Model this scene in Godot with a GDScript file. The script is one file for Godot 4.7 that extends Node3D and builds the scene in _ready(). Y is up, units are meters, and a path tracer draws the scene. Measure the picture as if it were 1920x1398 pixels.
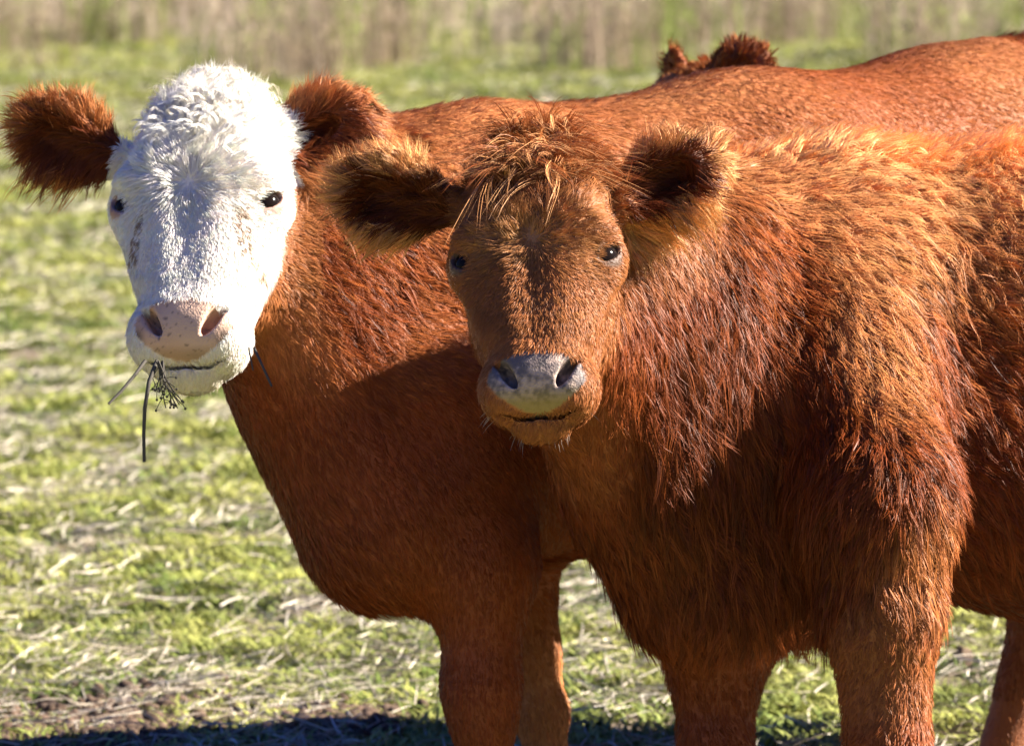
extends Node3D
# Two shaggy red cattle (one white-faced) looking at the lens in a sunlit winter pasture, a third one behind.

const CAM_AT := Vector3(0, 1.67, 0)
const FOCUS := 6.78
const SUN_TOWARDS := Vector3(0.80, 0.55, -0.07)

# ---------------------------------------------------------------- implicit shapes
class Prim:
	var kind := 0
	var digs := false
	var a := Vector3.ZERO
	var ba := Vector3.ZERO
	var il := 0.0
	var ra := 0.0
	var dr := 0.0
	var k := 0.05
	var inv := Transform3D()
	var ir := Vector3.ONE
	var sc := 1.0
	func ev(p: Vector3) -> float:
		if kind == 0:
			var pa := p - a
			var t := clampf(pa.dot(ba) * il, 0.0, 1.0)
			return (pa - ba * t).length() - (ra + dr * t)
		if kind == 1:
			var q := (inv * p) * ir
			var k0 := q.length()
			var k1 := (q * ir).length()
			return (k0 * (k0 - 1.0) / maxf(k1, 1e-3)) * sc
		var q2 := inv * p
		var pb := q2 - a
		var t2 := clampf(pb.dot(ba) * il, 0.0, 1.0)
		return ((pb - ba * t2).length() - (ra + dr * t2)) * sc

func cone(l: Array, a: Vector3, ra: float, b: Vector3, rb: float, k := 0.06) -> Prim:
	var p := Prim.new()
	p.a = a; p.ba = b - a; p.il = 1.0 / maxf(p.ba.length_squared(), 1e-8); p.ra = ra; p.dr = rb - ra; p.k = k
	l.append(p)
	return p

func egg(l: Array, t: Transform3D, r: Vector3, k := 0.03, digs := false) -> Prim:
	var p := Prim.new()
	p.kind = 1; p.inv = t.affine_inverse(); p.ir = Vector3.ONE / r; p.k = k; p.digs = digs
	p.sc = t.basis.x.length()
	l.append(p)
	return p

# a tapered limb flattened along the unit vector n by the factor f
func flat_cone(l: Array, a: Vector3, ra: float, b: Vector3, rb: float, n: Vector3, f: float, k: float, digs := false) -> Prim:
	var z := n.normalized()
	var x := (b - a).cross(z).normalized()
	var y := z.cross(x)
	var t := Transform3D(Basis(x, y, z), a)
	var p := Prim.new()
	p.kind = 2; p.inv = Transform3D(Basis.from_scale(Vector3(1, 1, f)), Vector3.ZERO) * t.affine_inverse()
	p.a = p.inv * a; p.ba = p.inv * b - p.a; p.il = 1.0 / maxf(p.ba.length_squared(), 1e-8); p.ra = ra; p.dr = rb - ra
	p.k = k; p.sc = 1.6 / (1.0 + f); p.digs = digs
	l.append(p)
	return p

func field(adds: Array, digs: Array, p: Vector3) -> float:
	var d := 1e3
	for i in adds.size():
		var pr: Prim = adds[i]
		var e := pr.ev(p)
		var k := pr.k
		var h := k - absf(d - e)
		d = minf(d, e)
		if h > 0.0:
			d -= h * h * 0.25 / k
	for i in digs.size():
		var pr2: Prim = digs[i]
		var e2 := -pr2.ev(p)
		var k2 := pr2.k
		var h2 := k2 - absf(d - e2)
		d = maxf(d, e2)
		if h2 > 0.0:
			d += h2 * h2 * 0.25 / k2
	return d

# keeps the shapes that can matter within R of c; an empty result means that no surface passes there
func cull(adds: Array, digs: Array, c: Vector3, R: float) -> Array:
	var ds := PackedFloat32Array()
	var m := 1e3
	for pr: Prim in adds:
		var e := pr.ev(c)
		ds.append(e)
		m = minf(m, e)
	if m > R * 1.25 + 0.045:
		return []
	var near_digs := []
	for pr: Prim in digs:
		if pr.ev(c) < R * 1.3 + pr.k:
			near_digs.append(pr)
	if m < -R * 1.5 - 0.004 and near_digs.is_empty():
		return []
	var near := []
	for i in adds.size():
		if ds[i] < m + 2.2 * R + (adds[i] as Prim).k:
			near.append(adds[i])
	if near_digs.is_empty() and absf(field(near, near_digs, c)) > R * 1.4 + 0.002:
		return []
	return [near, near_digs]

# surface nets of the shapes inside the box, cells of h, leaving out the cells inside the holes
func nets(prims: Array, box: AABB, h: float, holes: Array) -> Dictionary:
	var adds := []
	var digs := []
	for pr: Prim in prims:
		(digs if pr.digs else adds).append(pr)
	var org := box.position
	var nx := int(ceil(box.size.x / h / 16.0))
	var ny := int(ceil(box.size.y / h / 16.0))
	var nz := int(ceil(box.size.z / h / 16.0))
	var ids := {}
	var vs := PackedVector3Array()
	var ns := PackedVector3Array()
	var keys := PackedInt64Array()
	var bits := PackedInt32Array()
	var R16 := h * 16.0 * 0.87
	var R4 := h * 4.0 * 0.87
	var val := PackedFloat32Array()
	val.resize(125)
	for X in nx:
		for Y in ny:
			for Z in nz:
				var c16 := org + Vector3(X * 16 + 8, Y * 16 + 8, Z * 16 + 8) * h
				var l16 := cull(adds, digs, c16, R16)
				if l16.is_empty():
					continue
				for b in 64:
					var bx := X * 16 + (b & 3) * 4
					var by := Y * 16 + ((b >> 2) & 3) * 4
					var bz := Z * 16 + (b >> 4) * 4
					var c4 := org + Vector3(bx + 2, by + 2, bz + 2) * h
					var l4 := cull(l16[0], l16[1], c4, R4)
					if l4.is_empty():
						continue
					var la: Array = l4[0]
					var ld: Array = l4[1]
					var lo := 1e3
					var hi := -1e3
					for i in 125:
						var f := field(la, ld, org + Vector3(bx + i % 5, by + (i / 5) % 5, bz + i / 25) * h)
						val[i] = f
						lo = minf(lo, f)
						hi = maxf(hi, f)
					if lo > 0.0 or hi < 0.0:
						continue
					for cell in 64:
						var ix := cell & 3
						var iy := (cell >> 2) & 3
						var iz := cell >> 4
						var o := ix + iy * 5 + iz * 25
						var v0 := val[o]
						var v1 := val[o + 1]
						var v2 := val[o + 5]
						var v3 := val[o + 6]
						var v4 := val[o + 25]
						var v5 := val[o + 26]
						var v6 := val[o + 30]
						var v7 := val[o + 31]
						var mask := int(v0 < 0.0) + int(v1 < 0.0) + int(v2 < 0.0) + int(v3 < 0.0) + int(v4 < 0.0) + int(v5 < 0.0) + int(v6 < 0.0) + int(v7 < 0.0)
						if mask == 0 or mask == 8:
							continue
						var gi := bx + ix
						var gj := by + iy
						var gk := bz + iz
						var mid := org + Vector3(gi + 0.5, gj + 0.5, gk + 0.5) * h
						var inside := false
						for hole: AABB in holes:
							if hole.has_point(mid):
								inside = true
						if inside:
							continue
						var s := Vector3.ZERO
						var n := 0
						if (v0 < 0.0) != (v1 < 0.0): s += Vector3(v0 / (v0 - v1), 0, 0); n += 1
						if (v2 < 0.0) != (v3 < 0.0): s += Vector3(v2 / (v2 - v3), 1, 0); n += 1
						if (v4 < 0.0) != (v5 < 0.0): s += Vector3(v4 / (v4 - v5), 0, 1); n += 1
						if (v6 < 0.0) != (v7 < 0.0): s += Vector3(v6 / (v6 - v7), 1, 1); n += 1
						if (v0 < 0.0) != (v2 < 0.0): s += Vector3(0, v0 / (v0 - v2), 0); n += 1
						if (v1 < 0.0) != (v3 < 0.0): s += Vector3(1, v1 / (v1 - v3), 0); n += 1
						if (v4 < 0.0) != (v6 < 0.0): s += Vector3(0, v4 / (v4 - v6), 1); n += 1
						if (v5 < 0.0) != (v7 < 0.0): s += Vector3(1, v5 / (v5 - v7), 1); n += 1
						if (v0 < 0.0) != (v4 < 0.0): s += Vector3(0, 0, v0 / (v0 - v4)); n += 1
						if (v1 < 0.0) != (v5 < 0.0): s += Vector3(1, 0, v1 / (v1 - v5)); n += 1
						if (v2 < 0.0) != (v6 < 0.0): s += Vector3(0, 1, v2 / (v2 - v6)); n += 1
						if (v3 < 0.0) != (v7 < 0.0): s += Vector3(1, 1, v3 / (v3 - v7)); n += 1
						var key := (gi << 40) | (gj << 20) | gk
						ids[key] = vs.size()
						keys.append(key)
						vs.append(org + (Vector3(gi, gj, gk) + s / n) * h)
						ns.append(Vector3(v1 + v3 + v5 + v7 - v0 - v2 - v4 - v6, v2 + v3 + v6 + v7 - v0 - v1 - v4 - v5, v4 + v5 + v6 + v7 - v0 - v1 - v2 - v3).normalized())
						bits.append(int(v0 < 0.0) | (int(v1 < 0.0) << 1) | (int(v2 < 0.0) << 2) | (int(v4 < 0.0) << 3))
	var ix := PackedInt32Array()
	var dx := 1 << 40
	var dy := 1 << 20
	for i in vs.size():
		var bt := bits[i]
		var s0 := bt & 1
		for ax in 3:
			if s0 == ((bt >> (ax + 1)) & 1):
				continue
			var u := [dy, 1, dx][ax] as int
			var w := [1, dx, dy][ax] as int
			var ka := keys[i] - u
			var kb := keys[i] - w
			var kc := keys[i] - u - w
			if not (ids.has(ka) and ids.has(kb) and ids.has(kc)):
				continue
			var A: int = ids[ka]
			var B: int = ids[kb]
			var C: int = ids[kc]
			if s0:
				ix.append_array([i, B, C, i, C, A])
			else:
				ix.append_array([i, A, C, i, C, B])
	return {"v": vs, "n": ns, "i": ix}

# ---------------------------------------------------------------- small helpers
func mat(rough := 0.8, vertex := true, c := Color.WHITE) -> StandardMaterial3D:
	var m := StandardMaterial3D.new()
	m.vertex_color_use_as_albedo = vertex
	m.albedo_color = c
	m.roughness = rough
	m.metallic_specular = 0.35
	return m

func lin(r: float, g: float, b: float) -> Color:
	return Color(r, g, b).linear_to_srgb()

func node_mesh(called: String, m: Mesh, material: Material, parent: Node) -> MeshInstance3D:
	var o := MeshInstance3D.new()
	o.name = called
	o.mesh = m
	o.material_override = material
	parent.add_child(o, true)
	return o

func tag(o: Node, label: String, category: String, group := "") -> void:
	o.set_meta("label", label)
	o.set_meta("category", category)
	if group:
		o.set_meta("group", group)

func array_mesh(v: PackedVector3Array, n: PackedVector3Array, c: PackedColorArray, i: PackedInt32Array) -> ArrayMesh:
	var a := []
	a.resize(Mesh.ARRAY_MAX)
	a[Mesh.ARRAY_VERTEX] = v
	if n.size(): a[Mesh.ARRAY_NORMAL] = n
	if c.size(): a[Mesh.ARRAY_COLOR] = c
	a[Mesh.ARRAY_INDEX] = i
	var m := ArrayMesh.new()
	m.add_surface_from_arrays(Mesh.PRIMITIVE_TRIANGLES, a)
	return m

# a bundle of tapered ribbons collected into one mesh
class Hairs:
	var v := PackedVector3Array()
	var n := PackedVector3Array()
	var c := PackedColorArray()
	var i := PackedInt32Array()
	# a curve p0, p1, p2 (quadratic), half width w at the root, facing normal f, in s segments
	func add(p0: Vector3, p1: Vector3, p2: Vector3, w: float, f: Vector3, col: Color, s: int) -> void:
		var base := v.size()
		var d0 := p1 - p0
		var d1 := p2 - p1
		for k in s:
			var t := float(k) / s
			var u := 1.0 - t
			var p := p0 * (u * u) + p1 * (2.0 * u * t) + p2 * (t * t)
			var d := (d0 * u + d1 * t).normalized()
			var sd := d.cross(f).normalized()
			var nn := sd.cross(d)
			var ww := sd * (w * (1.0 - 0.75 * t * t))
			v.append(p - ww); v.append(p + ww)
			n.append(nn); n.append(nn)
			c.append(col); c.append(col)
			if k:
				var b := base + k * 2 - 2
				i.append(b); i.append(b + 2); i.append(b + 1)
				i.append(b + 1); i.append(b + 2); i.append(b + 3)
		v.append(p2)
		n.append(d1.cross(f).cross(d1).normalized())
		c.append(col)
		var e := base + s * 2 - 2
		i.append(e); i.append(e + 2); i.append(e + 1)
	func path(pts: PackedVector3Array, w: float, f: Vector3, col: Color) -> void:
		var base := v.size()
		var s := pts.size() - 1
		for k in s:
			var p := pts[k]
			var d := (pts[k + 1] - pts[maxi(k - 1, 0)]).normalized()
			var sd := d.cross(f).normalized()
			var nn := sd.cross(d)
			var ww := sd * (w * (1.0 - 0.7 * float(k) / s))
			v.append(p - ww); v.append(p + ww)
			n.append(nn); n.append(nn)
			c.append(col); c.append(col)
			if k:
				var b := base + k * 2 - 2
				i.append(b); i.append(b + 2); i.append(b + 1)
				i.append(b + 1); i.append(b + 2); i.append(b + 3)
		v.append(pts[s])
		n.append(n[n.size() - 1])
		c.append(col)
		var e := base + s * 2 - 2
		i.append(e); i.append(e + 2); i.append(e + 1)
	func mesh() -> ArrayMesh:
		var a := []
		a.resize(Mesh.ARRAY_MAX)
		a[Mesh.ARRAY_VERTEX] = v; a[Mesh.ARRAY_NORMAL] = n; a[Mesh.ARRAY_COLOR] = c; a[Mesh.ARRAY_INDEX] = i
		var m := ArrayMesh.new()
		m.add_surface_from_arrays(Mesh.PRIMITIVE_TRIANGLES, a)
		return m

# ---------------------------------------------------------------- cattle
class Cow:
	var prims := []
	var head := Transform3D()      # x to the animal's left, y up along the face, z out of the face
	var ears := []                 # each: base, tip, facing normal, radius
	var ctl := []                  # combing: [at, direction, radius, length, lift, curl, gold, density]
	var white := false
	var far := false
	var body_box := AABB()
	var head_box := AABB()
	var nose_box := AABB()
	var meshes := []
	var hairs := []
	var eyes := []

func head_frame(eyes_at: Vector3, tilt: float, yaw: float, roll: float, s: float) -> Transform3D:
	var b := Basis(Vector3.BACK, deg_to_rad(roll)) * Basis(Vector3.UP, deg_to_rad(-yaw)) * Basis(Vector3.RIGHT, deg_to_rad(-tilt))
	b = b.scaled(Vector3.ONE * s)
	return Transform3D(b, eyes_at - b * Vector3(0, -0.005, 0.035))

func at_local(h: Transform3D, x: float, y: float, z: float, rot := Vector3.ZERO) -> Transform3D:
	return h * Transform3D(Basis.from_euler(rot), Vector3(x, y, z))

func head_shapes(c: Cow) -> void:
	var l := c.prims
	var h := c.head
	var s := h.basis.x.length()
	egg(l, at_local(h, 0, 0.062, -0.025), Vector3(0.106, 0.125, 0.110), 0.05 * s)
	egg(l, at_local(h, 0, 0.155, -0.035), Vector3(0.062, 0.058, 0.065), 0.06 * s)
	# nose bridge, two rails so that the bridge is flat
	for q in [-1.0, 1.0]:
		cone(l, h * Vector3(q * 0.040, 0.04, 0.030), 0.060 * s, h * Vector3(q * 0.020, -0.165, 0.036), 0.041 * s, 0.022 * s)
		# jaw muscle and cheek
		egg(l, at_local(h, q * 0.054, -0.012, -0.075), Vector3(0.048, 0.105, 0.078), 0.05 * s)
		cone(l, h * Vector3(q * 0.050, -0.06, -0.048), 0.044 * s, h * Vector3(q * 0.034, -0.19, -0.008), 0.036 * s, 0.04 * s)
		# brow, outer rim of the socket and the bone under the eye
		egg(l, at_local(h, q * 0.085, 0.028, 0.044, Vector3(0, q * 0.5, q * 0.25)), Vector3(0.036, 0.020, 0.032), 0.025 * s)
		egg(l, at_local(h, q * 0.106, 0.004, 0.006), Vector3(0.024, 0.032, 0.034), 0.025 * s)
		cone(l, h * Vector3(q * 0.086, -0.034, 0.024), 0.024 * s, h * Vector3(q * 0.060, -0.115, 0.030), 0.017 * s, 0.035 * s)
		# eyelids
		egg(l, at_local(h, q * 0.0945, -0.004, 0.031), Vector3(0.0275, 0.0275, 0.0275), 0.014 * s)
		# nostril wings and lips
		egg(l, at_local(h, q * 0.044, -0.200, 0.036), Vector3(0.033, 0.034, 0.032), 0.02 * s)
		egg(l, at_local(h, q * 0.046, -0.206, 0.008), Vector3(0.030, 0.031, 0.046), 0.03 * s)
	# muzzle, lower jaw and chin
	egg(l, at_local(h, 0, -0.192, 0.012), Vector3(0.074, 0.055, 0.062), 0.03 * s)
	cone(l, h * Vector3(0, -0.03, -0.105), 0.072 * s, h * Vector3(0, -0.2, -0.036), 0.036 * s, 0.05 * s)
	egg(l, at_local(h, 0, -0.2480, -0.008), Vector3(0.041, 0.019, 0.036), 0.012 * s)
	# mouth: a thin gap that turns down at the corners
	egg(l, at_local(h, 0, -0.2440, 0.010, Vector3(0.15, 0, 0)), Vector3(0.034, 0.0030, 0.044), 0.004 * s, true)
	for q in [-1.0, 1.0]:
		egg(l, at_local(h, q * 0.034, -0.2405, 0.006, Vector3(0.15, 0, q * 0.24)), Vector3(0.030, 0.0028, 0.044), 0.004 * s, true)
	# nostrils
	for q in [-1.0, 1.0]:
		var t := at_local(h, q * 0.0370, -0.2020, 0.062, Vector3(-0.5, q * 0.6, -q * 0.60))
		egg(l, t, Vector3(0.0088, 0.0165, 0.036), 0.008 * s, true)
		egg(l, at_local(h, q * 0.047, -0.1885, 0.058, Vector3(-0.5, q * 0.5, -q * 1.0)), Vector3(0.0045, 0.014, 0.02), 0.008 * s, true)
		# eye opening
		var o := Vector3(q * 0.60, 0.05, 0.80).normalized()
		var e := Vector3(q * 0.0945, -0.004, 0.031)
		var t1 := Vector3(-q * 0.62, -0.60, 0.40)
		t1 = (t1 - o * t1.dot(o)).normalized()
		var tr := h * Transform3D(Basis(t1, o.cross(t1), o), e + o * 0.026)
		egg(l, tr, Vector3(0.0225, 0.0102, 0.017), 0.004 * s, true)
		c.eyes.append([h * e, (h.basis * o).normalized(), (h.basis * t1).normalized(), 0.0245 * s])

func ear_shapes(c: Cow, base: Vector3, rb: float, mid: Vector3, rm: float, tip: Vector3, rt: float, n: Vector3) -> void:
	flat_cone(c.prims, base, rb, mid, rm, n, 1.9, 0.03)
	flat_cone(c.prims, mid, rm, tip, rt, n, 2.3, 0.03)
	var nn := n.normalized()
	# the cup of the ear
	flat_cone(c.prims, base.lerp(mid, 0.45) + nn * rm * 0.55, rb * 0.5, tip.lerp(mid, 0.45) + nn * rt * 0.72, rt * 0.62, n, 1.5, 0.02, true)
	c.ears.append([base, tip, nn, rm, mid])

func box_of(points: Array, grow: float) -> AABB:
	var b := AABB(points[0], Vector3.ZERO)
	for p: Vector3 in points:
		b = b.expand(p)
	return b.grow(grow)

# colour of the hide and how the hair lies, for every vertex of a mesh
func dress(c: Cow, md: Dictionary, noise: FastNoiseLite) -> void:
	var vs: PackedVector3Array = md.v
	var ns: PackedVector3Array = md.n
	var cols := PackedColorArray()
	var skin := PackedColorArray()
	var dirs := PackedVector3Array()
	var par := PackedColorArray()   # length, lift, curl, density
	var N := vs.size()
	cols.resize(N); skin.resize(N); dirs.resize(N); par.resize(N)
	var hinv := c.head.affine_inverse()
	var hb := c.head.basis.orthonormalized()
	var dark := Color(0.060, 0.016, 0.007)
	var red := Color(0.190, 0.042, 0.0088)
	var gold_glow := Color(0.82, 0.43, 0.17)  # golden hair, paled to carry the backlit glow of ear rims and topline
	var nc := c.ctl.size()
	for i in N:
		var p := vs[i]
		var n := ns[i]
		var q := hinv * p
		var len_ := 0.0
		var lift := 0.0
		var curl := 0.0
		var g := 0.0
		var den := 0.0
		var d := Vector3.ZERO
		var W := 1e-4
		for k in nc:
			var f: Array = c.ctl[k]
			var w: float = (p - (f[0] as Vector3)).length_squared() / (f[2] * f[2])
			w = 1.0 / (0.03 + w * w * w)
			d += (f[1] as Vector3) * w
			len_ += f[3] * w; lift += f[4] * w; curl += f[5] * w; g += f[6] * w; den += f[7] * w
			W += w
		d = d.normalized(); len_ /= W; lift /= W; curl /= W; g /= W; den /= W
		var col := red
		var hide := red
		var n1 := noise.get_noise_3dv(p * 9.0)
		var n2 := noise.get_noise_3dv(p * 60.0 + Vector3(7, 3, 1))
		var n3 := noise.get_noise_3dv(p * 900.0)
		# the ears
		var ear := false
		for e: Array in c.ears:
			var ab: Vector3 = e[1] - e[0]
			var u := (p - (e[0] as Vector3)).dot(ab) / ab.length_squared()
			var off: Vector3 = p - (e[0] as Vector3) - ab * u
			if u > -0.02 and u < 1.8 and off.length() < (e[3] as float) * 1.9 and (u > 0.25 or absf(q.x) > 0.115):
				ear = true
				var sd: Vector3 = ab.cross(e[2]).normalized()
				var lat := off.dot(sd) / (e[3] as float)
				var front := n.dot(e[2])
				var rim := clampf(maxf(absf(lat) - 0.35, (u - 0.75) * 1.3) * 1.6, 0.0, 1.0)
				d = ab.normalized() * (0.45 + 0.6 * u) + sd * lat * 1.15 + (e[2] as Vector3) * 0.15
				if front > 0.2:
					d += Vector3(0, -0.5, 0) * (1.0 - rim)
				len_ = 0.027 + 0.012 * rim + 0.012 * maxf(front, 0.0)
				lift = 0.45 + 0.25 * rim
				curl = 0.35
				g = 0.12 + 0.68 * rim  # golden rim hair with its backlit glow put into the colour
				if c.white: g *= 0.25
				if front > 0.25 and rim < 0.5: g = -0.6  # dark brown inner hair, partly shade of the cup put into colour
				den = 2.6
				if c.far: len_ *= 0.55; g = 0.06
		var in_head := q.y < 0.25 and q.y > -0.30 and q.z > -0.16 and absf(q.x) < 0.15 and not ear
		var pad := 0.0
		var bare := 0.0
		if in_head:
			# lie of the hair: outwards from the whorl between the eyes
			var dl := Vector3(q.x, q.y - 0.012, 0).normalized() + Vector3(0, 0, -0.25)
			if absf(q.x) > 0.06:
				dl += Vector3(0, -0.35, -0.7) * clampf((absf(q.x) - 0.06) * 22.0, 0.0, 1.0)
			if q.y < -0.04:
				dl = dl.lerp(Vector3(signf(q.x) * 0.25, -1, -0.1), clampf(absf(q.y + 0.04) * 10.0, 0.0, 0.75))
			var hl := 0.0105
			var hlift := 0.42
			var hcurl := 0.12
			var hg := 0.16
			var fore := clampf((q.y + 0.055) * 14.0, 0.0, 1.0) * clampf((0.105 - absf(q.x)) * 25.0, 0.0, 1.0)
			hl += 0.015 * fore
			hlift += 0.18 * fore
			hcurl += 0.25 * fore
			hg += 0.32 * fore * clampf(1.0 - absf(q.y) * 13.0, 0.0, 1.0)
			if q.z < -0.06: hl += 0.010
			if q.y < -0.235: hl = 0.010
			if q.y > 0.085:
				var top := clampf((q.y - 0.085) * 16.0, 0.0, 1.0)
				if c.white:
					hl += 0.018 * top; hcurl += 0.5 * top; hlift += 0.15 * top
				else:
					hl += 0.026 * top; hcurl += 0.45 * top; hlift += 0.22 * top; hg += 0.05 * top
					dl = dl.lerp(Vector3(q.x * 9.0 + n1 * 0.9, -0.55 + n2 * 0.7, 0.45), top)
			if q.y < 0.0 and fore < 0.5 and c.white: hl *= 0.9
			var mix := clampf((q.z + 0.15) * 14.0, 0.0, 1.0)
			d = d.lerp((hb * dl).normalized(), mix).normalized()
			len_ = lerpf(len_, hl, mix); lift = lerpf(lift, hlift, mix); curl = lerpf(curl, hcurl, mix); g = lerpf(g, hg, mix); den = lerpf(den, 3.0, mix)
			# bare skin of the nose
			var px := absf(q.x) / lerpf(0.053, 0.0725, clampf((q.y + 0.242) * 28.0, 0.0, 1.0))
			var py := (q.y + 0.2065) / 0.0395
			pad = 1.0 - (pow(px, 2.3) + pow(absf(py), 2.6)) + 0.12 * n2 + 0.08 * n3
			pad = clampf(pad * 5.0, 0.0, 1.0) * clampf((q.z + 0.002) * 60.0, 0.0, 1.0)
			bare = pad
			for e: Array in c.eyes:
				var de := p.distance_to(e[0]) / (e[3] as float)
				if de < 1.34: bare = maxf(bare, clampf((1.34 - de) * 8.0, 0.0, 1.0))
		if c.white and not ear and q.y < 0.27 and q.y > -0.34 and absf(q.x) < 0.16 and q.z > -0.25:
			var wm := q.z + 0.048 + n2 * 0.012
			if q.y > 0.06: wm += (q.y - 0.06) * 1.1
			if q.y < -0.12: wm += (-0.12 - q.y) * 0.8
			wm = clampf(wm * 90.0, 0.0, 1.0)
			var cream := Color(0.80, 0.765, 0.70).lerp(Color(0.62, 0.52, 0.39), clampf((q.y - 0.13) * 6.0, 0.0, 0.55) * (0.5 + n2))
			cream = cream.lerp(Color(0.72, 0.66, 0.52), clampf((-0.235 - q.y) * 40.0, 0.0, 0.7))
			# dried tear tracks below the inner corner of each eye
			var tx := absf(absf(q.x) - 0.074 + (q.y + 0.06) * 0.25)
			if q.y < -0.022 and q.y > -0.10 and tx < 0.008 + n2 * 0.008 and n3 > 0.0:
				cream = Color(0.30, 0.22, 0.16)
			col = col.lerp(cream, wm)
			hide = hide.lerp(Color(0.74, 0.66, 0.60), wm)
			if wm > 0.5: g = 0.0
		if c.white and p.distance_to(Vector3(-0.1753, 0.4983, -7.3679)) < 0.035 + n2 * 0.02:
			col = Color(0.72, 0.66, 0.58)
		if not (c.white and col.g > 0.3):
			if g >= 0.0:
				col = col.lerp(gold_glow, g)
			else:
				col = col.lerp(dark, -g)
			var tone := 1.0 + 0.45 * n1 + 0.2 * n2
			col = Color(col.r * tone, col.g * tone, col.b * tone)
			hide = col
		if bare > 0.0:
			var nose := Color(0.27, 0.175, 0.14).lerp(Color(0.42, 0.31, 0.26), clampf(0.5 + n2 * 1.3, 0.0, 1.0))
			if c.white: nose = Color(0.52, 0.30, 0.20).lerp(Color(0.60, 0.40, 0.30), clampf(0.5 + n2 * 1.2, 0.0, 1.0))
			if not c.white:
				# dark mottling round the upper rim and the sides of the nostrils, a grass-stained lip
				var mot := clampf((n2 * 1.5 + n3 * 0.9 - 0.10 + clampf((q.y + 0.195) * 22.0, -0.3, 0.75) + clampf((absf(q.x) - 0.046) * 30.0, -0.2, 0.5)) * 1.6, 0.0, 1.0)
				nose = nose.lerp(Color(0.075, 0.065, 0.07), mot * 0.85)
				nose = nose.lerp(Color(0.22, 0.16, 0.045), clampf((-0.218 - q.y) * 45.0, 0.0, 0.85) * clampf(0.75 + n2, 0.0, 1.0))
			else:
				var mot2 := clampf((n3 - 0.42) * 8.0, 0.0, 1.0) * 0.6
				mot2 = maxf(mot2, clampf((absf(q.x) - 0.050 + n2 * 0.012) * 90.0, 0.0, 1.0) * clampf((-0.20 - q.y) * 60.0, 0.0, 1.0) * 0.9)
				nose = nose.lerp(Color(0.05, 0.036, 0.03), mot2)
				nose = nose.lerp(Color(0.20, 0.13, 0.06), clampf((-0.230 - q.y) * 60.0, 0.0, 0.6) * clampf(0.75 + n2, 0.0, 1.0))
			for e: Array in c.eyes:
				if p.distance_to(e[0]) < (e[3] as float) * 1.35:
					nose = Color(0.34, 0.20, 0.16) if c.white else Color(0.085, 0.045, 0.03)
			hide = hide.lerp(nose, clampf(bare * 1.3, 0.0, 1.0))
		if p.y < 0.075: hide = Color(0.05, 0.04, 0.03); den = 0.0
		# the coat waves and parts
		d += Vector3(noise.get_noise_3dv(p * 22.0 + Vector3(11, 0, 0)), noise.get_noise_3dv(p * 22.0 + Vector3(0, 31, 0)), noise.get_noise_3dv(p * 22.0 + Vector3(0, 0, 51))) * (0.35 + curl)
		dirs[i] = (d - n * d.dot(n)).normalized()
		cols[i] = col
		skin[i] = hide
		par[i] = Color(len_, lift, curl, den * (1.0 - bare))
	if c.far:
		for i in N: par[i].r = minf(par[i].r, 0.022)
	md.cols = cols; md.skin = skin; md.dirs = dirs; md.par = par

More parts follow.
